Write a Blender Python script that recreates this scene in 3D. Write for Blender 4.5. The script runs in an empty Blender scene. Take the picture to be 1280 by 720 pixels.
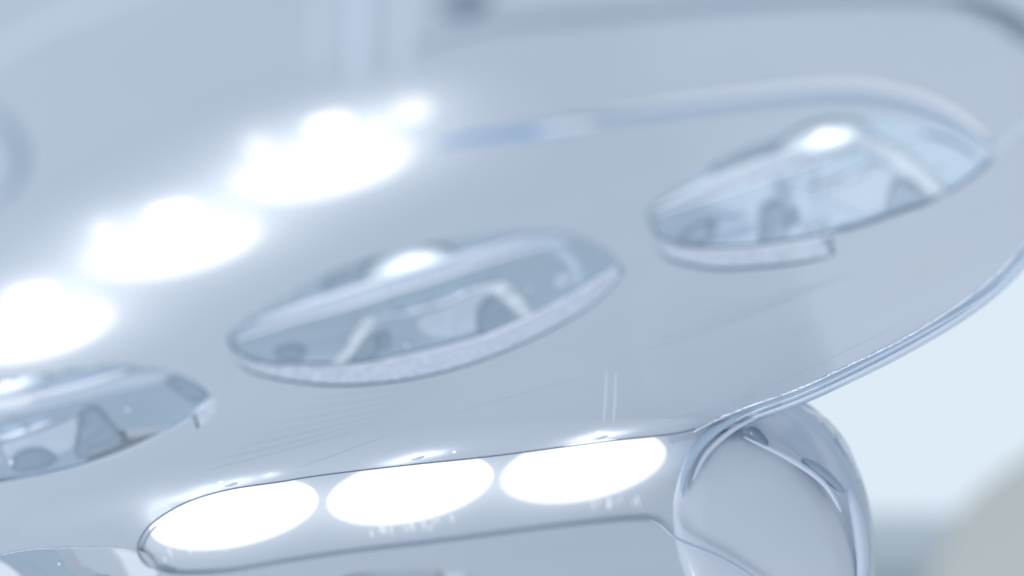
import bpy, bmesh, math, random
from mathutils import Vector, Matrix
random.seed(7)
sc = bpy.context.scene
COL = sc.collection
MM = 0.001

# ------------------------------------------------------------------ camera
FOC, SENS = 85.0, 36.0
FPX = FOC / SENS * 1280
ELEV, ROLL, DIST = math.radians(20.0), math.radians(11.4), 0.555
d = Vector((0, math.cos(ELEV), math.sin(ELEV)))
right0 = Vector((1, 0, 0)); up0 = right0.cross(d)
R3 = Matrix((right0, up0, -d)).transposed() @ Matrix.Rotation(-ROLL, 3, 'Z')
CAM = -d * DIST
cam = bpy.data.cameras.new("camera"); cam.lens = FOC; cam.sensor_width = SENS
cam.clip_start = 0.01; cam.clip_end = 60
cam.dof.use_dof = True; cam.dof.focus_distance = 0.665
cam.dof.aperture_fstop = FOC / 1000 / 0.0165
co = bpy.data.objects.new("camera", cam); COL.objects.link(co)
co.matrix_world = Matrix.Translation(CAM) @ R3.to_4x4()
sc.camera = co

def ray(px, py): return R3 @ Vector((px - 640, -(py - 360), -FPX)) / FPX
def P(px, py, z=0.0):
    """point of the horizontal plane z seen at a measured spot of the photograph"""
    r = ray(px, py); return CAM + r * ((z - CAM.z) / r.z)
def PD(px, py, dep): return CAM + ray(px, py) * dep

# ------------------------------------------------------------------ materials
def mat(name, col, rough=0.35, coat=0.0, metal=0.0, bump=0.0, bscale=900, var=0.0, vscale=30, spec=0.5, subs=0.0):
    m = bpy.data.materials.new(name); m.use_nodes = True
    nt = m.node_tree; b = nt.nodes['Principled BSDF']
    b.inputs['Base Color'].default_value = (*col, 1); b.inputs['Roughness'].default_value = rough
    b.inputs['Metallic'].default_value = metal; b.inputs['Coat Weight'].default_value = coat
    b.inputs['Coat Roughness'].default_value = 0.08; b.inputs['Specular IOR Level'].default_value = spec
    tc = nt.nodes.new('ShaderNodeTexCoord')
    if var:
        n = nt.nodes.new('ShaderNodeTexNoise'); n.inputs['Scale'].default_value = vscale; n.inputs['Detail'].default_value = 3
        nt.links.new(tc.outputs['Object'], n.inputs['Vector'])
        r = nt.nodes.new('ShaderNodeValToRGB')
        r.color_ramp.elements[0].position = .3; r.color_ramp.elements[1].position = .7
        r.color_ramp.elements[0].color = (*[c * (1 - var) for c in col], 1); r.color_ramp.elements[1].color = (*[min(1, c * (1 + var)) for c in col], 1)
        nt.links.new(n.outputs['Fac'], r.inputs['Fac']); nt.links.new(r.outputs['Color'], b.inputs['Base Color'])
    if bump:
        n = nt.nodes.new('ShaderNodeTexNoise'); n.inputs['Scale'].default_value = bscale; n.inputs['Detail'].default_value = 4
        nt.links.new(tc.outputs['Object'], n.inputs['Vector'])
        bp = nt.nodes.new('ShaderNodeBump'); bp.inputs['Strength'].default_value = bump; bp.inputs['Distance'].default_value = 0.0004
        nt.links.new(n.outputs['Fac'], bp.inputs['Height']); nt.links.new(bp.outputs['Normal'], b.inputs['Normal'])
    return m
def chrome(name, col, rough=.14, sc_=24, st=.8, metal=.8):
    m = mat(name, col, rough, .2, metal); nt = m.node_tree; b = nt.nodes['Principled BSDF']
    tc = nt.nodes.new('ShaderNodeTexCoord'); mp = nt.nodes.new('ShaderNodeMapping'); mp.inputs['Rotation'].default_value = (0, 0, .5); mp.inputs['Scale'].default_value = (1, .45, 1)
    n = nt.nodes.new('ShaderNodeTexNoise'); n.inputs['Scale'].default_value = sc_; n.inputs['Detail'].default_value = 2; n.inputs['Distortion'].default_value = 1.2
    bp = nt.nodes.new('ShaderNodeBump'); bp.inputs['Strength'].default_value = st; bp.inputs['Distance'].default_value = .008
    nt.links.new(tc.outputs['Object'], mp.inputs['Vector']); nt.links.new(mp.outputs[0], n.inputs['Vector'])
    nt.links.new(n.outputs['Fac'], bp.inputs['Height']); nt.links.new(bp.outputs['Normal'], b.inputs['Normal']); return m
def emit(name, col, s, edge=None):
    m = bpy.data.materials.new(name); m.use_nodes = True; nt = m.node_tree
    nt.nodes.remove(nt.nodes['Principled BSDF']); o = nt.nodes['Material Output']
    e = nt.nodes.new('ShaderNodeEmission'); e.inputs['Color'].default_value = (*col, 1); e.inputs['Strength'].default_value = s
    nt.links.new(e.outputs[0], o.inputs['Surface']); return m
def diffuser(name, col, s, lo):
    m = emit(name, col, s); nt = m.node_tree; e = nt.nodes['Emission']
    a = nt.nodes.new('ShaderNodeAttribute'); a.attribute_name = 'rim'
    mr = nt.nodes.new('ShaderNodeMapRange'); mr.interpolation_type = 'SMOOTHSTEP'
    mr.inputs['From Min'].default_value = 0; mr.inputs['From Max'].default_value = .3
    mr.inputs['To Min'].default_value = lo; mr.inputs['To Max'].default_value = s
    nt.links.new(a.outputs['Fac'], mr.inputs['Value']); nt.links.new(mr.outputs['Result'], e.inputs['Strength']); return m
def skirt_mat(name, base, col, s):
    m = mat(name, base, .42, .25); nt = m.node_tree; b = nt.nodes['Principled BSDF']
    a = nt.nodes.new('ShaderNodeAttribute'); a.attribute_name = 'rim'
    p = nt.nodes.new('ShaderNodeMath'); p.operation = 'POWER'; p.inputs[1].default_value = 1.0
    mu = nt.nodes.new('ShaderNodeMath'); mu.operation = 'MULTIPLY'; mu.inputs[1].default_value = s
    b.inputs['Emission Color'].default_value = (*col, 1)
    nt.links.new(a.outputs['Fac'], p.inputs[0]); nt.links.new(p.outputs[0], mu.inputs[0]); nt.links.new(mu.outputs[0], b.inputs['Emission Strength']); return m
def clear(name, tint=(1, 1, 1), rough=0.05, refl=1.0):
    m = bpy.data.materials.new(name); m.use_nodes = True; nt = m.node_tree
    nt.nodes.remove(nt.nodes['Principled BSDF']); o = nt.nodes['Material Output']
    t = nt.nodes.new('ShaderNodeBsdfTransparent'); t.inputs['Color'].default_value = (*tint, 1)
    g = nt.nodes.new('ShaderNodeBsdfGlossy'); g.inputs['Roughness'].default_value = rough
    f = nt.nodes.new('ShaderNodeFresnel'); f.inputs['IOR'].default_value = 1.45
    mu = nt.nodes.new('ShaderNodeMath'); mu.operation = 'MULTIPLY'; mu.inputs[1].default_value = refl
    mx = nt.nodes.new('ShaderNodeMixShader')
    nt.links.new(f.outputs[0], mu.inputs[0]); nt.links.new(mu.outputs[0], mx.inputs[0])
    nt.links.new(t.outputs[0], mx.inputs[1]); nt.links.new(g.outputs[0], mx.inputs[2]); nt.links.new(mx.outputs[0], o.inputs['Surface'])
    return m
M = dict(
    cover=mat('satin_cover', (.50, .56, .64), .42, .25, var=.03, vscale=18, bump=.05, bscale=1500),
    floor=mat('channel_plastic', (.50, .56, .64), .5, .2, var=.03, vscale=25),
    edge=mat('blue_edge_plastic', (.28, .37, .48), .25, .5),
    edge_dark=mat('dark_edge_line', (.16, .22, .31), .3, .3),
    rimb=mat('frosted_rim', (.60, .66, .77), .45, .3, bump=1.0, bscale=1000, var=.3, vscale=800),
    rim_shadow=mat('rim_shadow_gap', (.22, .28, .36), .5),
    refl=chrome('reflector', (.53, .64, .76), .2, 24, .6, .55),
    refl_mid=chrome('reflector_mid', (.62, .71, .83), .3, 40, .4, .3),  # reflection tones, painted as lens patches and thin strips
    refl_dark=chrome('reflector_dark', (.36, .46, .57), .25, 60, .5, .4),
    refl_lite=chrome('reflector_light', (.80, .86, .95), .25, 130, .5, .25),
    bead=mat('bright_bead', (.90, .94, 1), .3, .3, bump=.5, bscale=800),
    groove=mat('moulded_line', (.40, .455, .53), .5),
    clearrib=mat('clear_rib', (.60, .67, .78), .4, .3),
    rim=mat('clear_rim', (.42, .53, .66), .18, .8),
    blueinlay=mat('blue_inlay', (.26, .44, .74), .4, .3),
    bluewall=mat('blue_wall', (.34, .46, .62), .4, .3),
    hub=mat('hub_plastic', (.56, .61, .69), .3, .5, var=.03, vscale=15),
    hubside=mat('hub_side', (.47, .56, .68), .2, .8),
    dark=mat('dark_gap', (.13, .19, .28), .4),
    body=mat('housing_plastic', (.50, .55, .61), .5, .2, var=.03, vscale=8),
    orange=mat('amber_edge', (.50, .36, .30), .4),
    lamp=diffuser('lit_diffuser', (.93, .96, 1), 1.3, 1.05),
    lamp2=diffuser('lit_led', (.93, .96, 1), 2.0, 1.0),
    skirt=skirt_mat('frosted_glow_diffuser', (.50, .56, .64), (.92, .96, 1), .8),  # bloom around the lamps, painted as fading emission on the cover
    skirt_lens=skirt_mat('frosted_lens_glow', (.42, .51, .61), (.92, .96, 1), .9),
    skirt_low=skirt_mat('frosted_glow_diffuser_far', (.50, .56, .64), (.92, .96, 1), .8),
    glint=emit('lit_led_chip', (.9, .95, 1), 1.2),
    pane=emit('daylight_pane', (.73, .835, .94), 1.0),
    glass=clear('clear_lens', (.97, .985, 1), .04, .7),
    wall=mat('wall_paint', (.55, .62, .64), .7, var=.03, vscale=3),
    curtain=mat('curtain_cloth', (.66, .68, .64), .9, var=.05, vscale=4),
    sill=mat('sill_paint', (.66, .73, .78), .6),
)

# ------------------------------------------------------------------ mesh helpers
def smooth(pts, closed=True, n=8):
    out = []; N = len(pts)
    for i in range(N if closed else N - 1):
        if closed: a, b, c, e = (pts[(i + k - 1) % N] for k in range(4))
        else: a, b, c, e = (pts[min(max(i + k - 1, 0), N - 1)] for k in range(4))
        for s in range(n):
            t = s / n
            out.append(tuple(0.5 * (2 * b[k] + (c[k] - a[k]) * t + (2 * a[k] - 5 * b[k] + 4 * c[k] - e[k]) * t * t + (3 * b[k] - a[k] - 3 * c[k] + e[k]) * t ** 3) for k in range(2)))
    if not closed: out.append(pts[-1])
    return out
def ell(cx, cy, a, b, tilt=11.4, n=64):
    t = math.radians(tilt); o = []
    for i in range(n):
        u = 2 * math.pi * i / n; x, y = a * math.cos(u), b * math.sin(u)
        o.append((cx + x * math.cos(t) + y * math.sin(t), cy - x * math.sin(t) + y * math.cos(t)))
    return o
def link(name, me, m, parent=None, smoothf=True):
    o = bpy.data.objects.new(name, me); COL.objects.link(o)
    me.materials.clear(); me.materials.append(m)
    if smoothf:
        for p in me.polygons: p.use_smooth = True
    if parent: o.parent = parent
    return o
def plate(name, loops, z, thick, bev, m, parent=None, res=3):
    """flat plate with rounded edges lying between z (lower, seen face) and z+thick; loops are px outlines of its lower face"""
    cu = bpy.data.curves.new('tmp', 'CURVE'); cu.dimensions = '2D'; cu.fill_mode = 'BOTH'
    cu.extrude = max(thick / 2 - bev, 0); cu.bevel_depth = bev; cu.bevel_resolution = res; cu.offset = -bev
    for lp in loops:
        s = cu.splines.new('POLY'); s.points.add(len(lp) - 1); s.use_cyclic_u = True
        for q, (x, y) in zip(s.points, lp):
            w = P(x, y, z); q.co = (w.x, w.y, 0, 1)
    tmp = bpy.data.objects.new('tmp', cu); COL.objects.link(tmp)
    dg = bpy.context.evaluated_depsgraph_get()
    me = bpy.data.meshes.new_from_object(tmp.evaluated_get(dg)); bpy.data.objects.remove(tmp)
    me.transform(Matrix.Translation((0, 0, z + thick / 2)))
    o = link(name, me, m, parent)
    bm = bmesh.new(); bm.from_mesh(me); bmesh.ops.remove_doubles(bm, verts=bm.verts, dist=1e-6)
    for e in bm.edges:
        if len(e.link_faces) == 2 and e.calc_face_angle(0) > math.radians(35): e.smooth = False
    for f in bm.faces: f.smooth = abs(f.normal.z) < 0.9999
    bm.to_mesh(me); bm.free()
    return o
def tube(name, pts3, rads, m, parent=None, closed=False, seg=10, flat=1.0):
    """sweep of round section; rads a number or a list; flat squashes it along z"""
    bm = bmesh.new(); N = len(pts3); rings = []
    if not hasattr(rads, '__len__'): rads = [rads] * N
    for i, p in enumerate(pts3):
        a = pts3[(i - 1) % N if closed else max(i - 1, 0)]; b = pts3[(i + 1) % N if closed else min(i + 1, N - 1)]
        t = (b - a).normalized(); u = t.cross(Vector((0, 0, 1))).normalized(); v = u.cross(t)
        rings.append([bm.verts.new(p + (u * math.cos(k * 2 * math.pi / seg) + v * flat * math.sin(k * 2 * math.pi / seg)) * rads[i]) for k in range(seg)])
    for i in range(N if closed else N - 1):
        A, B = rings[i], rings[(i + 1) % N]
        for k in range(seg): bm.faces.new((A[k], A[(k + 1) % seg], B[(k + 1) % seg], B[k]))
    if not closed: bm.faces.new(rings[0][::-1]); bm.faces.new(rings[-1])
    bmesh.ops.recalc_face_normals(bm, faces=bm.faces)
    me = bpy.data.meshes.new(name); bm.to_mesh(me); bm.free(); return link(name, me, m, parent)
def strip(name, px, z, r, m, parent=None, flat=.5, taper=False, n=8, closed=False):
    s = smooth(px, closed, n); p = [P(x, y, z) for x, y in s]; N = len(p)
    rr = [r * (max(.05, math.sin(math.pi * min(max(i / (N - 1), .01), .99)) ** .5) if taper else 1) for i in range(N)]
    return tube(name, p, rr, m, parent, closed, flat=flat)
def pillow(name, px, z, h, m, parent=None, k=6):
    """soft domed pad over an outline (h downwards, towards the viewer's side)"""
    p = [P(x, y, z) for x, y in px]; c = sum(p, Vector()) / len(p)
    bm = bmesh.new(); rings = []
    for j in range(k):
        s = 1 - j / k; zz = z - h * math.sqrt(max(0, 1 - s * s))
        rings.append([bm.verts.new((c.x + (q.x - c.x) * s, c.y + (q.y - c.y) * s, zz)) for q in p])
    top = bm.verts.new((c.x, c.y, z - h)); n = len(p)
    for A, B in zip(rings, rings[1:]):
        for i in range(n): bm.faces.new((A[i], A[(i + 1) % n], B[(i + 1) % n], B[i]))
    for i in range(n): bm.faces.new((rings[-1][i], rings[-1][(i + 1) % n], top))
    bm.faces.new(rings[0][::-1])
    bmesh.ops.recalc_face_normals(bm, faces=bm.faces)
    me = bpy.data.meshes.new(name); bm.to_mesh(me); bm.free()
    at = me.attributes.new('rim', 'FLOAT', 'POINT')
    for i in range(len(me.vertices)): at.data[i].value = min(1, (i // n) / k)
    return link(name, me, m, parent)
def inside(p, poly):
    x, y = p; c = False
    for (x0, y0), (x1, y1) in zip(poly, poly[1:] + poly[:1]):
        if (y0 > y) != (y1 > y) and x < (x1 - x0) * (y - y0) / (y1 - y0) + x0: c = not c
    return c
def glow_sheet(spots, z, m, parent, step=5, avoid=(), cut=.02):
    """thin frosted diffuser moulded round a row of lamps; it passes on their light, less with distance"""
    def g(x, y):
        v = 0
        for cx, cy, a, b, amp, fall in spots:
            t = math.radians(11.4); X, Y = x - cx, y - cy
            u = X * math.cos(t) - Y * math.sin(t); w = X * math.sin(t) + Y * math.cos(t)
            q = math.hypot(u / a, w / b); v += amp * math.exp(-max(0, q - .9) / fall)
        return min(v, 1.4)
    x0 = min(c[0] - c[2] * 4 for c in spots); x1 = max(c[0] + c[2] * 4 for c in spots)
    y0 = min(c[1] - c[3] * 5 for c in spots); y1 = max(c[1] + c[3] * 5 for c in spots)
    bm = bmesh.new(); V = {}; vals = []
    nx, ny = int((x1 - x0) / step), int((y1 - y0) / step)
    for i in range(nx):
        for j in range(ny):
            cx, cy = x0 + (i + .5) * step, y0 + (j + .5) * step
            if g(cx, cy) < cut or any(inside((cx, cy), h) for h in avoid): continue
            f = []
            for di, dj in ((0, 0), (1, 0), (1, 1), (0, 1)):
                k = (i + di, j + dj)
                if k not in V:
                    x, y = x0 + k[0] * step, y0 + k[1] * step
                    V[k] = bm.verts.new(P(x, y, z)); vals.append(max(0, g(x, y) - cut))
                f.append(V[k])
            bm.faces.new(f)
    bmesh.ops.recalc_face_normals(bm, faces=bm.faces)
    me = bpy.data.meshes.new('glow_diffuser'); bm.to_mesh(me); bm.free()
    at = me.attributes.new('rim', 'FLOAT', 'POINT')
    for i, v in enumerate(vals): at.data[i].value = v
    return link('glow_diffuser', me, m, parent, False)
def empty(name, loc):
    o = bpy.data.objects.new(name, None); COL.objects.link(o); o.location = loc; return o
def tag(o, label, cat): o['label'] = label; o['category'] = cat

# ------------------------------------------------------------------ outlines measured on the photograph
L2_IN = [(292,437),(308,450),(345,458),(387,460),(450,458),(513,446),(597,425),(661,399),(724,365),(773,332)]
L2_OUT = [(292,440),(300,455),(319,467),(365,477),(429,482),(513,474),(597,452),(682,416),(745,378),(777,346)]
L2_TOP = [(773,328),(758,312),(716,294),(661,290),(576,299),(521,310),(462,325),(408,344),(344,378),(302,405),(286,422)]
L3_IN = [(815,285),(827,301),(862,312),(922,312),(983,305),(1028,297),(1085,283),(1126,269),(1166,255),(1207,232),(1239,206)]
L3_OUT = [(816,290),(826,315),(841,326),(882,335),(922,336),(983,331),(1024,324),(1043,319)]
L3_TOP = [(1240,200),(1222,178),(1170,158),(1100,146),(1030,150),(963,174),(894,206),(862,228),(822,254),(809,268)]
L1_IN = [(-228,585),(-215,602),(-150,614),(-60,612),(0,605),(87,588),(153,567),(197,547),(241,521),(262,500)]
L1_TOP = [(262,494),(245,479),(219,468),(175,457),(120,457),(60,466),(0,481),(-80,505),(-170,540),(-222,568)]
hole2 = smooth(L2_OUT + L2_TOP)
h3a = smooth(L3_OUT, False); h3b = smooth([(1040,295)] + L3_IN[6:] + L3_TOP, False)
hole3 = h3a + h3b[:-1]
hole1 = smooth(L1_IN[:9], False)[:-1] + [(241,521),(247,537),(258,527),(268,513),(270,502)] + smooth([(266,496)] + L1_TOP[1:], False)

# near edge of the main cover (upper line in the photo) and its far edge (sharp lower line), joined off frame
NEAR = [(-900,700),(-1000,0),(-700,-900),(0,-1100),(420,-900),(500,-300),(524,-60),(528,60),(532,130),(546,168),(575,178),(610,172),(680,156),(830,140),(960,125),(1040,119),(1110,125),(1180,148),(1238,188)]
NECK = [(1244,190),(1262,170),(1290,148),(1400,60),(1500,0),(1640,-20)]
FAR = [(1640,60),(1500,110),(1400,190),(1330,250),(1290,292),(1250,338),(1200,378),(1130,422),(1060,456),(1000,484),(930,510),(897,523),(870,536),(835,543),(752,552),(615,570),(500,582),(400,594),(350,602),(284,612),(232,628),(192,652),(175,674),(173,691),(184,707)]
SLOT_LOW = [(184,707),(219,717),(284,715),(350,704),(437,691),(556,677),(712,657),(800,649),(826,655),(849,675),(900,696),(945,724),(990,770),(1020,850)]

lamp = empty('operating_lamp', P(640, 360, 0.06))
tag(lamp, 'pale blue-white operating lamp head with clear round lenses and lit white discs', 'lamp')
inv = Matrix.Translation(-lamp.location)

# main cover plate with three lens openings
L4_ = smooth([(-60,712),(0,693),(44,685),(131,683),(172,688),(192,706),(190,730),(120,765),(20,785),(-60,770)])
L5_ = smooth([(425,728),(440,718),(490,713),(545,713),(590,721),(600,735),(560,760),(480,770),(430,750)])
out = ([(-900,700),(-1000,0),(-700,-900),(0,-1100),(900,-900),(1500,-500),(1700,-200)] + smooth(FAR[:-1] + SLOT_LOW, False)
       + [(900,960),(300,1060),(-200,1000),(-600,880),(-900,800)])
cover = plate('front_cover', [out, hole1, hole2, hole3, L4_, L5_], 0, 1.0*MM, .35*MM, M['cover'], lamp)

# channel floor: one recessed sheet behind everything on the near side, and the tray of the far lit channel
ZF = 1.08*MM
far_floor = [(120,540),(560,500),(860,470),(900,520),(960,600),(1010,700),(1040,820),(560,800),(150,790),(60,680)]
plate('far_channel_tray', [far_floor], ZF, 2*MM, .5*MM, M['floor'], lamp)
ZN = .8*MM

strip('near_edge_bead', [(556,178),(640,164),(740,152),(850,140),(960,128),(1040,122),(1110,127),(1180,149),(1234,184)], -.1*MM, 1.7*MM, M['bluewall'], lamp, .25, True)
strip('blue_inlay', [(545,182),(600,172),(680,166),(760,152)], -.2*MM, 1.6*MM, M['blueinlay'], lamp, .25, True)
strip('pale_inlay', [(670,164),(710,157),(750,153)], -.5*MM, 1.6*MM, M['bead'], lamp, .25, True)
strip('neck_edge', [(1226,180),(1244,186),(1262,170),(1290,148),(1340,110)], -.1*MM, 1.5*MM, M['clearrib'], lamp, .3, True)
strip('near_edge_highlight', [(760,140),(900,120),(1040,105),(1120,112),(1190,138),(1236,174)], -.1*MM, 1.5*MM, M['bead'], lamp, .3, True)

# far sharp edge of the cover: dark thin line, then the clear bluish rim to the right
strip('dark_edge_line', FAR[12:], -.05*MM, .28*MM, M['edge_dark'], lamp, 1)
RIMI = [(1500,120),(1400,203),(1333,266),(1285,316),(1247,356),(1197,394),(1129,434),(1062,468),(1002,495),(942,517),(905,532),(878,556),(860,582),(852,606)]
strip('clear_rim', RIMI, .9*MM, 2.5*MM, M['rim'], lamp, .9)
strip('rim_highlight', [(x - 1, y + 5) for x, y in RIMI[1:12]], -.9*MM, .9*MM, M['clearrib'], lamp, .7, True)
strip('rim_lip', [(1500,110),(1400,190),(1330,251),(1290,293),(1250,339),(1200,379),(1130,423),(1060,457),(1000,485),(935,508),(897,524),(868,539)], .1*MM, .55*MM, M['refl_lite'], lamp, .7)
strip('rim_line', [(1400,203),(1310,290),(1262,345),(1200,390),(1100,445),(1010,489),(930,520),(890,548)], -.9*MM, .35*MM, M['refl_mid'], lamp, .7)
# outline of the lit channel's far lip
strip('channel_lip', [(184,707)] + SLOT_LOW[1:9], .05*MM, .3*MM, M['edge'], lamp, 1)
strip('channel_end_rim', [(284,617),(235,633),(198,655),(182,675),(180,690),(190,703),(219,712)], .6*MM, .25*MM, M['edge'], lamp, 1)

# ------------------------------------------------------------------ lit discs
def disc(cx, cy, a, b, z, m, h=1.5*MM, name='lit_disc'):
    return pillow(name, ell(cx, cy, a, b), z, h, m, lamp)
for c in [(293,643,108,41),(513,612,107,41),(729,584,106,42)]: disc(*c, ZF - .3*MM, M['lamp'])
FARS = smooth(FAR[13:], False)[::-1]
TOPD = [(402,208,120,38),(216,306,118,38),(36,411,114,40)]
for c in TOPD: disc(*c, -.25*MM, M['lamp'], 2*MM)
TOPS = [(410,152,32,9),(213,261,34,9),(38,363,34,9),(515,136,26,12),(322,180,13,8),(130,286,13,8),(470,156,16,6)]
for c in TOPS: disc(*c, -.3*MM, M['lamp2' if c[2] > 28 else 'lamp'], name='small_lit_led')
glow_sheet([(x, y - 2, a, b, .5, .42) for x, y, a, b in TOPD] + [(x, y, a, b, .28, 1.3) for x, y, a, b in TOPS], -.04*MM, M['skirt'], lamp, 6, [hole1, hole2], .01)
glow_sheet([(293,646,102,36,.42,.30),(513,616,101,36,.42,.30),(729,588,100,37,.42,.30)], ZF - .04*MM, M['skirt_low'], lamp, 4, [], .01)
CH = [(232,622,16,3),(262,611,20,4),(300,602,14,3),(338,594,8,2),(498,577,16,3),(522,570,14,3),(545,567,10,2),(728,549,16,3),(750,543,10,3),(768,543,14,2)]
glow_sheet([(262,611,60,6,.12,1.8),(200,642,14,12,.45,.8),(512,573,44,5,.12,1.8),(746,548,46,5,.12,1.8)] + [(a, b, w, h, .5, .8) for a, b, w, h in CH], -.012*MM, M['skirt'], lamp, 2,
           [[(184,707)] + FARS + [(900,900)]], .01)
# refracted lamp flashes above the sharp edge, drawn as emissive flecks
def chip(cx, cy, w, h, z=-.1*MM, tilt=8):
    pts = [(cx + (x - cx) * 1, y) for x, y in ell(cx, cy, w, h, tilt, 14)]
    return pillow('lit_chip', pts, z, .25*MM, M['glint'], lamp, 3)
for cx, cy, w in [(232,622,10),(258,612,9),(276,603,6),(300,601,8),(338,593,5),(498,577,9),(520,569,7),(540,566,8),(568,565,4),(728,549,9),(748,541,6),(766,543,9)]:
    chip(cx, cy, w * .6, random.uniform(.7, 1.4), tilt=random.uniform(6, 20))
for x, y in [(522,573),(289,606),(752,547)]:
    pillow('clear_chip', ell(x, y, 9, 1.4, 14, 12), -.35*MM, .25*MM, M['refl_mid'], lamp, 3)
# short emissive streaks below the discs
for cx, cy, w, n in [(520,656,60,16),(770,626,34,9),(250,686,46,10)]:
    for k in range(n):
        x = cx + random.uniform(-w, w); y = cy + (cx - x) * .15 + random.uniform(-5, 7)
        pillow('lit_chip', ell(x, y, random.uniform(.4, .9), random.uniform(2, 9), 8, 8), ZF - .05*MM, .1*MM, M['glint'], lamp, 3)

# ------------------------------------------------------------------ lenses
def lens(hole, zback, name='lens'):
    e = empty('lens', P(sum(p[0] for p in hole) / len(hole), sum(p[1] for p in hole) / len(hole), 0))
    e.parent = lamp
    cx = sum(p[0] for p in hole) / len(hole); cy = sum(p[1] for p in hole) / len(hole)
    big = [(cx + (x - cx) * 1.03, cy + (y - cy) * 1.06) for x, y in hole]
    plate('reflector', [big], zback, .6*MM, .2*MM, M['refl'], e)
    return e
def soft_patch(name, pts, z, m, e, soft=5, step=2.5):
    """milky inlay in the moulding whose edge thins out"""
    x0 = min(p[0] for p in pts) - soft; x1 = max(p[0] for p in pts) + soft; y0 = min(p[1] for p in pts) - soft; y1 = max(p[1] for p in pts) + soft
    segs = list(zip(pts, pts[1:] + pts[:1]))
    def sd(x, y):
        best = 1e9
        for (ax, ay), (bx, by) in segs:
            dx, dy = bx - ax, by - ay; L = dx * dx + dy * dy or 1e-9
            t = max(0, min(1, ((x - ax) * dx + (y - ay) * dy) / L))
            best = min(best, math.hypot(x - ax - dx * t, y - ay - dy * t))
        return best if inside((x, y), pts) else -best
    bm = bmesh.new(); V = {}; vals = []
    for i in range(int((x1 - x0) / step) + 2):
        for j in range(int((y1 - y0) / step) + 2):
            if sd(x0 + (i + .5) * step, y0 + (j + .5) * step) < -soft - step: continue
            f = []
            for di, dj in ((0, 0), (1, 0), (1, 1), (0, 1)):
                k = (i + di, j + dj)
                if k not in V:
                    x, y = x0 + k[0] * step, y0 + k[1] * step
                    V[k] = bm.verts.new(P(x, y, z)); vals.append(max(0, min(1, (sd(x, y) + soft) / (2 * soft))))
                f.append(V[k])
            bm.faces.new(f)
    bmesh.ops.recalc_face_normals(bm, faces=bm.faces)
    me = bpy.data.meshes.new(name); bm.to_mesh(me); bm.free()
    at = me.attributes.new('rim', 'FLOAT', 'POINT')
    for i, v in enumerate(vals): at.data[i].value = v * v * (3 - 2 * v)
    return link(name, me, faded(m), e, False)
FADED = {}
def faded(m):
    if m.name not in FADED:
        c = m.copy(); c.name = m.name + '_inlay'; nt = c.node_tree; a = nt.nodes.new('ShaderNodeAttribute'); a.attribute_name = 'rim'
        nt.links.new(a.outputs['Fac'], nt.nodes['Principled BSDF'].inputs['Alpha']); FADED[m.name] = c
    return FADED[m.name]
LAYER = [0]
def shape(name, pts, z, m, e, h=.5*MM):
    if name != 'led':
        LAYER[0] += 1
        return soft_patch(name, smooth(pts, True, 4), ZB - .12*MM - (.12*MM if m is M['refl_lite'] or m is M['bead'] else 0) - LAYER[0] * .001*MM, m, e)
    if name == 'led':  # lamp reflection in a lens, drawn as an emissive spot with bloom
        cx = sum(p[0] for p in pts) / len(pts); cy = sum(p[1] for p in pts) / len(pts)
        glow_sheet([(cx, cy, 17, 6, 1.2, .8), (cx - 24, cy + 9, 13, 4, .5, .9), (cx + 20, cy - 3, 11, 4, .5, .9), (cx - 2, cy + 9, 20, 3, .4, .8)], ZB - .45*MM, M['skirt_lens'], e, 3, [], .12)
        return pillow(name, [(cx + (x - cx) * .5, cy - 1 + (y - cy) * .5) for x, y in smooth(pts, True, 5)], ZB - .5*MM, .3*MM, m, e)
    pts = [(x + random.uniform(-2, 2), y + random.uniform(-1.6, 1.6)) for x, y in pts] if 'guide' not in name else pts
    h *= .9; return plate(name, [smooth(pts, True, 6)], z - h, h, h * .45, m, e, 4)
ZB = 1.08*MM; ZS = ZB - .05*MM
l2 = lens(hole2, ZB); l3 = lens(hole3, ZB); l1 = lens(smooth(L1_IN + L1_TOP), ZB); l4 = lens(L4_, ZB); l5 = lens(L5_, ZB)

# lens two (middle)
def band(inner, outer, e):
    i_ = smooth(inner, False); o_ = smooth(outer, False)
    return plate('rim_band', [o_ + i_[::-1]], .3*MM, .75*MM, .3*MM, M['rimb'], e)
band(L2_IN, [(x, y + 1) for x, y in L2_OUT], l2)
strip('rim_gap', L2_OUT[1:], .1*MM, .42*MM, M['rim_shadow'], l2, 1, True)  # dark strip drawn as the shade line along the rim band
strip('glass_edge', [(x, y - 3) for x, y in L2_IN[2:]], .4*MM, .35*MM, M['bead'], l2, .8, True)
strip('inner_edge', [(x, y - 6) for x, y in L2_IN[2:]], 1.0*MM, .3*MM, M['edge'], l2, .8, True)
shape('light_guide', [(290,424),(323,397),(386,376),(450,355),(513,334),(597,311),(661,292),(716,297),(619,324),(555,345),(492,364),(429,383),(365,400),(310,417)], ZS - .3*MM, M['refl_mid'], l2)  # lens reflection painted as a pale band
strip('bright_bead', [(323,399),(386,378),(450,357),(513,336),(555,324),(597,313),(661,294)], ZS - .55*MM, 1.25*MM, M['bead'], l2, .8, True)  # pale strips drawn as the double highlight line in the lens
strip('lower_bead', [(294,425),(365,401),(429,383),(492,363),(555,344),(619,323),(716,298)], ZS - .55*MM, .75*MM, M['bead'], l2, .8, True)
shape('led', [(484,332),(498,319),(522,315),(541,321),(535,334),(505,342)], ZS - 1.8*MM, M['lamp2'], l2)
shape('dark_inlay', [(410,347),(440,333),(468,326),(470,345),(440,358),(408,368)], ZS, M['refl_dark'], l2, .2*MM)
shape('pale_inlay', [(520,398),(555,382),(597,362),(622,356),(600,385),(597,412),(560,424),(530,418)], ZS, M['refl_mid'], l2, .8*MM)
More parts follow.
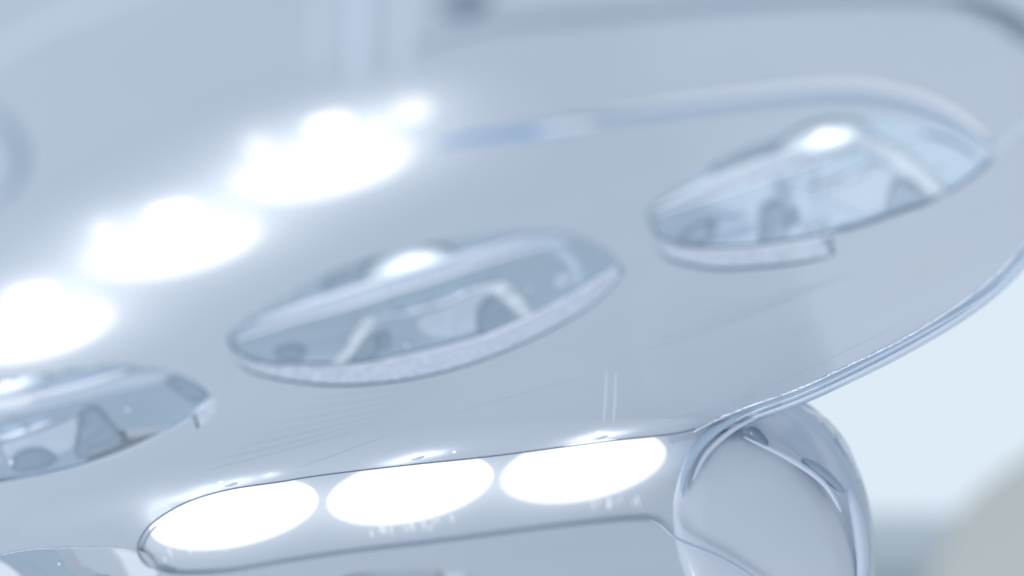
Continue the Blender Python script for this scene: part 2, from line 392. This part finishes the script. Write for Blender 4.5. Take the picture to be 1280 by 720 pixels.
strip('curved_glint', [(478,396),(513,389),(555,377),(590,362),(622,352)], ZS - .4*MM, .8*MM, M['refl_lite'], l2, .6, True)
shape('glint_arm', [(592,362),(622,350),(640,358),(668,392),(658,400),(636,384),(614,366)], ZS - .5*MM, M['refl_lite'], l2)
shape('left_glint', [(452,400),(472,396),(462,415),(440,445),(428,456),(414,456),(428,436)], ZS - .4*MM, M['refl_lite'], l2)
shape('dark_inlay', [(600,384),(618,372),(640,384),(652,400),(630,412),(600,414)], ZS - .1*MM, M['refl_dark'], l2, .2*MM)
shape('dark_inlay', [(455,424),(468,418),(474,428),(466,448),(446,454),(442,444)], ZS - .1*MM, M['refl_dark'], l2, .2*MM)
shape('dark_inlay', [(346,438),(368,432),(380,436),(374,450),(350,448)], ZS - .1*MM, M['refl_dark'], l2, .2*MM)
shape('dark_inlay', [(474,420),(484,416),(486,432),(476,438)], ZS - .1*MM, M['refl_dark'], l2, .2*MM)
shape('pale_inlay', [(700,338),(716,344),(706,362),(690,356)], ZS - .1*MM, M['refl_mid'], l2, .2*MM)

# lens three (right)
band(L3_IN[:6], [(x, y + 1) for x, y in L3_OUT[:-1]] + [(1041,320)], l3)
strip('rim_gap', L3_OUT[1:], .1*MM, .42*MM, M['rim_shadow'], l3, 1, True)
strip('rim_gap', [(1039,298),(1040,306),(1044,318)], .35*MM, .3*MM, M['rim_shadow'], l3, 1)
strip('glass_edge', [(x, y - 2) for x, y in L3_IN[1:]], .6*MM, .42*MM, M['bead'], l3, .8, True)
shape('light_guide', [(812,262),(882,230),(943,204),(988,190),(1030,170),(1085,168),(1110,185),(1085,186),(1044,190),(1004,203),(943,223),(882,244)], ZS - .3*MM, M['refl_mid'], l3)  # lens reflection painted as a pale band
strip('bright_bead', [(821,259),(882,228),(943,203),(985,189),(1020,170)], ZS - .55*MM, 1.15*MM, M['bead'], l3, .8, True)
strip('lower_bead', [(815,268),(882,246),(943,225),(1004,204),(1044,190)], ZS - .55*MM, .75*MM, M['bead'], l3, .8, True)
shape('led', [(1000,182),(1010,163),(1030,154),(1058,160),(1066,172),(1044,180),(1018,190)], ZS - 1.8*MM, M['lamp2'], l3)
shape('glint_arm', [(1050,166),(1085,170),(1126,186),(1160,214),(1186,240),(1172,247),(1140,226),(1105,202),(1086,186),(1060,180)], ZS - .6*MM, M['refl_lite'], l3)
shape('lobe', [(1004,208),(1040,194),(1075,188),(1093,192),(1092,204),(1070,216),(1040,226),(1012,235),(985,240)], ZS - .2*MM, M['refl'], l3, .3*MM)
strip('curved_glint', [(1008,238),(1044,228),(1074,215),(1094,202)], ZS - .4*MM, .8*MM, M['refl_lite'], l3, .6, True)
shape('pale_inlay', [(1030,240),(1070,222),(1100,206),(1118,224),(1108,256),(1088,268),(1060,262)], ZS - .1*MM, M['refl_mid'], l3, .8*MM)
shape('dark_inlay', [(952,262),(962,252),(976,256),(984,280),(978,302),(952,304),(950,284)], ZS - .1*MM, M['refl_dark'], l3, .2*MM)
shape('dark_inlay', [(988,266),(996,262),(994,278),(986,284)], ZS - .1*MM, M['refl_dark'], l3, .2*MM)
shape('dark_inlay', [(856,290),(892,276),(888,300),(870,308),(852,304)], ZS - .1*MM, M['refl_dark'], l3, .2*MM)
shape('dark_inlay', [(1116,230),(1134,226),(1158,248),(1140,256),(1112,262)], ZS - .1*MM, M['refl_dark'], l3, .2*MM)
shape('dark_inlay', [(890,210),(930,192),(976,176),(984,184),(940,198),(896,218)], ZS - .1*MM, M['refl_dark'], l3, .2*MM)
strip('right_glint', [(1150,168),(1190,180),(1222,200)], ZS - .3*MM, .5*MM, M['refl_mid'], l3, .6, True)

# lens one (left)
band([(246,518),(262,501),(268,497)], [(250,538),(263,524),(272,506)], l1)
strip('amber_edge', [(0,607),(87,590),(153,569),(197,549),(228,530),(240,521)], .5*MM, .3*MM, M['orange'], l1, .8)
strip('glass_edge', [(x, y - 4) for x, y in L1_IN[4:]], 1.0*MM, .3*MM, M['bead'], l1, .8, True)
strip('bright_bead', [(-120,528),(-20,505),(57,490),(109,477),(160,462)], ZS - .55*MM, 1.1*MM, M['bead'], l1, .8, True)
shape('light_guide', [(-160,545),(-20,508),(57,494),(140,470),(200,462),(216,474),(120,497),(20,520),(-100,550)], ZS - .3*MM, M['refl_mid'], l1)  # lens reflection painted as a pale band
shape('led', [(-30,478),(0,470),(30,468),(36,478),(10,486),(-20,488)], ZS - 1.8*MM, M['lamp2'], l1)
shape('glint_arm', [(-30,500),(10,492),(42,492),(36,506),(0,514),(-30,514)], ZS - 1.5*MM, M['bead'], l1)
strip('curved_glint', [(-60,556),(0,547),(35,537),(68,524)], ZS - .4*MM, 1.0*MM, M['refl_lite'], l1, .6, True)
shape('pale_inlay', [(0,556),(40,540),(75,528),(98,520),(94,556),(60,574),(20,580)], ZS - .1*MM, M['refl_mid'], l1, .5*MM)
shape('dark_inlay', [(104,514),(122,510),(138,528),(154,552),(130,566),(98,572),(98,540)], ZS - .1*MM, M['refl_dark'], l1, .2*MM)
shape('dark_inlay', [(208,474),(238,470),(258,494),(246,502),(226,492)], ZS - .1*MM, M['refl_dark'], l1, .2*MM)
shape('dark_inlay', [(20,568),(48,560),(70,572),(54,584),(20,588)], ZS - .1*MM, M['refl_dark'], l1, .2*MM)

# bottom lenses
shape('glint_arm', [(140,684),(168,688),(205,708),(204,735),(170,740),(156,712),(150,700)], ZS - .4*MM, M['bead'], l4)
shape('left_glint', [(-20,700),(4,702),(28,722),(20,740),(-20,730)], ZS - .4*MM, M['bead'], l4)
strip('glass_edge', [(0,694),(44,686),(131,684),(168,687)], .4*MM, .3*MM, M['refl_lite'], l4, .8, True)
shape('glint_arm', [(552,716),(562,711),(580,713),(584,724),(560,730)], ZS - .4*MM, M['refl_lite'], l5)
# dust and droplets on the lenses
for e, (x, y, r) in [(l2,(509,431,2.4)),(l3,(1018,284,3.6)),(l3,(1018,275,2.2)),(l1,(14,577,3.5)),(l1,(160,511,2.5)),(l4,(74,704,2)),(l3,(1140,178,3)),(l3,(1176,212,3)),(l2,(662,361,2)),(l3,(928,221,5))]:
    pillow('droplet', ell(x, y, r, r, 0, 12), .8*MM, .5*MM, M['bead'], e, 4)

# ------------------------------------------------------------------ moulded lines on the cover
for a, b, r in [((550,521),(735,470),.34),((370,586),(510,536),.45)]:
    strip('moulded_line', [a, ((a[0]+b[0])/2, (a[1]+b[1])/2 - 1), b], .02*MM, r*MM, M['groove'], lamp, .3, True)
for k in range(7):
    x0, y0 = 250 + 22*k, 590 - 15*k; x1, y1 = 480 + 16*k, 528 - 9*k
    strip('moulded_line', [(x0, y0), ((x0+x1)/2, (y0+y1)/2 + 1), (x1, y1)], .02*MM, .5*MM, M['groove'], lamp, .22, True)
for k in range(4):
    x0, y0 = 800 + 25*k, 440 - 16*k; x1, y1 = 990 + 30*k, 375 - 12*k
    strip('moulded_line', [(x0, y0), ((x0+x1)/2, (y0+y1)/2 + 2), (x1, y1)], .02*MM, .5*MM, M['groove'], lamp, .22, True)
strip('moulded_line', [(790,528),(870,516),(940,492),(1060,437),(1150,392)], .02*MM, .25*MM, M['groove'], lamp, .3, True)
for x in (757, 769):
    strip('moulded_line', [(x+1,462),(x,500),(x-3,534)], .02*MM, .55*MM, M['clearrib'], lamp, .12, True)

# ------------------------------------------------------------------ hub at lower right
def loft(name, rings, m, parent, cap=True):
    bm = bmesh.new(); R = [[bm.verts.new(p) for p in r] for r in rings]; n = len(R[0])
    for A, B in zip(R, R[1:]):
        for i in range(n): bm.faces.new((A[i], A[(i+1) % n], B[(i+1) % n], B[i]))
    if cap: bm.faces.new(R[-1])
    bmesh.ops.recalc_face_normals(bm, faces=bm.faces)
    me = bpy.data.meshes.new(name); bm.to_mesh(me); bm.free(); return link(name, me, m, parent)
OUTR = ell(973, 672, 120, 185, 8, 96)
FACE = ell(959, 690, 106, 160, 25, 96)
def mixr(a, b, t): return [(p[0]*(1-t)+q[0]*t, p[1]*(1-t)+q[1]*t) for p, q in zip(a, b)]
hub = loft('hub_side', [[PD(*p, .73) for p in OUTR], [PD(*p, .715) for p in OUTR], [PD(*p, .70) for p in mixr(OUTR, FACE, .5)], [PD(*p, .6955) for p in FACE]], M['hubside'], lamp, False)
cf = (959, 690)
loft('hub_face', [[PD(cf[0]+(x-cf[0])*s, cf[1]+(y-cf[1])*s, dd) for x, y in FACE] for s, dd in ((1,.6955),(.97,.6925),(.9,.691),(.6,.690),(.2,.6895))], M['hub'], lamp)

def dstrip(name, px, dep, r, m, taper=True):
    s = smooth(px, False, 8); N = len(s)
    rr = [r * (max(.05, math.sin(math.pi * min(max(i / (N - 1), .01), .99)) ** .5) if taper else 1) for i in range(N)]
    return tube(name, [PD(x, y, dep) for x, y in s], rr, m, lamp, flat=1)
dstrip('hub_ring', [(938,516),(900,534),(872,560),(856,592),(852,622)], .689, 1.5*MM, M['rim'])
dstrip('hub_ring', [(950,520),(915,538),(884,566),(866,600)], .6885, .8*MM, M['clearrib'])
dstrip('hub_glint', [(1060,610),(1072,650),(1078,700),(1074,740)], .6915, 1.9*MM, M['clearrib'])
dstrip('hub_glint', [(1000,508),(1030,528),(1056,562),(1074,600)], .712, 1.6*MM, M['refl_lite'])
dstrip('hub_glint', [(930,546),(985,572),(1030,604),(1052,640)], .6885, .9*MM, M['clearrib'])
dstrip('hub_seam', [(812,650),(826,656),(849,675),(900,697),(945,724),(975,750)], .6880, .5*MM, M['hubside'])
dstrip('hub_mark', [(934,538),(944,541),(960,556)], .688, 1.5*MM, M['edge_dark'])
dstrip('hub_mark', [(1002,574),(1018,584),(1036,598),(1056,616)], .6895, 1.7*MM, M['edge'])
pillow('droplet', ell(889, 657, 3, 7, 20, 12), -8*MM, .5*MM, M['bead'], lamp, 4)

# ------------------------------------------------------------------ housing details and a drawn reflection on the near side (blurred)
strip('housing_seam', [(520,60),(600,36),(760,20),(900,8),(1080,0),(1190,6),(1250,28),(1300,62),(1400,90)], -.1*MM, 2.2*MM, M['edge'], lamp, .25, True)
strip('housing_seam', [(1190,0),(1250,22),(1290,50),(1340,90)], -.5*MM, 2.0*MM, M['edge_dark'], lamp, .25, True)
pillow('housing_knob', ell(582, 6, 36, 14), -.05*MM, 1.2*MM, M['edge_dark'], lamp)
for x, w in ((395, 1.3), (445, 2.2), (500, 1.6)):
    strip('clear_rib', [(x+12,-90),(x+6,20),(x,120)], .3*MM, w*MM, M['clearrib'], lamp, .35, True)
strip('near_arc', [(-60,110),(0,146),(26,190),(12,236),(-40,270)], .3*MM, 1.6*MM, M['edge'], lamp, .4, True)
strip('near_arc', [(-60,100),(40,40),(160,-10),(300,-60)], .3*MM, 2.2*MM, M['clearrib'], lamp, .3, True)  # pale strip drawn in place of a broad soft reflection

# parts were laid out in place; make them children without moving them
bpy.context.view_layer.update()
for o in list(COL.objects):
    if o.parent is None: continue
    if o.parent == lamp and o.type == 'EMPTY':
        o.location = o.location - lamp.location
bpy.context.view_layer.update()
for o in list(COL.objects):
    if o.type == 'MESH' and o.parent: o.data.transform(o.parent.matrix_world.inverted())

# ------------------------------------------------------------------ background
fwd = d
def quad_thing(name, px, dep, thick, m, parent=None):
    """flat upright slab seen at the given outline, dep metres along the view"""
    bm = bmesh.new(); A = [bm.verts.new(PD(x, y, dep)) for x, y in px]; B = [bm.verts.new(PD(x, y, dep) + fwd * thick) for x, y in px]
    n = len(px); bm.faces.new(A); bm.faces.new(B[::-1])
    for i in range(n): bm.faces.new((A[i], A[(i+1) % n], B[(i+1) % n], B[i]))
    bmesh.ops.recalc_face_normals(bm, faces=bm.faces)
    me = bpy.data.meshes.new(name); bm.to_mesh(me); bm.free(); return link(name, me, m, parent, False)
w = quad_thing('wall', [(-3000,-2500),(4500,-2500),(4500,3200),(-3000,3200)], 2.6, .1, M['wall']); w['kind'] = 'structure'
win = empty('window', PD(1180, 655, 2.55)); tag(win, 'bright white window blurred behind the round end of the lamp', 'window')
pn = quad_thing('pane', [(700,250),(1900,250),(1900,648),(700,648)], 2.55, .01, M['pane'], win)
fr = quad_thing('sill', [(650,648),(1950,648),(1950,700),(650,700)], 2.5, .06, M['sill'], win)
cur = empty('curtain', PD(1260, 720, 2.0)); tag(cur, 'grey-green curtain edge blurred in the lower right corner', 'curtain')
fd = quad_thing('cloth', smooth([(1150,800),(1185,680),(1200,648),(1240,608),(1290,572),(1400,500),(1600,470),(1800,800),(1500,1100),(1200,1100)], True, 6), 2.0, .02, M['curtain'], cur)
bpy.context.view_layer.update()
for o in (pn, fr, fd): o.data.transform(o.parent.matrix_world.inverted())

# ------------------------------------------------------------------ light
wd = bpy.data.worlds.new("World"); sc.world = wd; wd.use_nodes = True
nt = wd.node_tree; bg = nt.nodes['Background']; bg.inputs['Strength'].default_value = .79
tc = nt.nodes.new('ShaderNodeTexCoord'); nz = nt.nodes.new('ShaderNodeTexNoise'); nz.inputs['Scale'].default_value = 2.6; nz.inputs['Detail'].default_value = 3
cr = nt.nodes.new('ShaderNodeValToRGB'); cr.color_ramp.elements[0].position = .40; cr.color_ramp.elements[0].color = (.38, .46, .56, 1)
cr.color_ramp.elements[1].position = .62; cr.color_ramp.elements[1].color = (1.18, 1.25, 1.36, 1)
nt.links.new(tc.outputs['Generated'], nz.inputs['Vector']); nt.links.new(nz.outputs['Fac'], cr.inputs['Fac']); nt.links.new(cr.outputs['Color'], bg.inputs['Color'])
def area(loc, target, size, power, col=(1, 1, 1)):
    l = bpy.data.lights.new('soft_lamp', 'AREA'); l.size = size; l.energy = power; l.color = col
    o = bpy.data.objects.new('soft_lamp', l); COL.objects.link(o); o.location = loc
    o.rotation_euler = (Vector(target) - Vector(loc)).to_track_quat('-Z', 'Y').to_euler(); return o
area((-.7, -.2, -.6), (0, 0, 0), .35, 4, (.92, .96, 1))
area((.6, 1.3, -.45), (0, .1, 0), .9, 1.6, (.9, .95, 1))  # unseen soft light added for a pale sheen on the cover

sc.view_settings.view_transform = 'Standard'; sc.view_settings.look = 'None'
sc.view_settings.exposure = 0; sc.view_settings.gamma = 1
sc.cycles.use_denoising = True
sc.cycles.max_bounces = 8
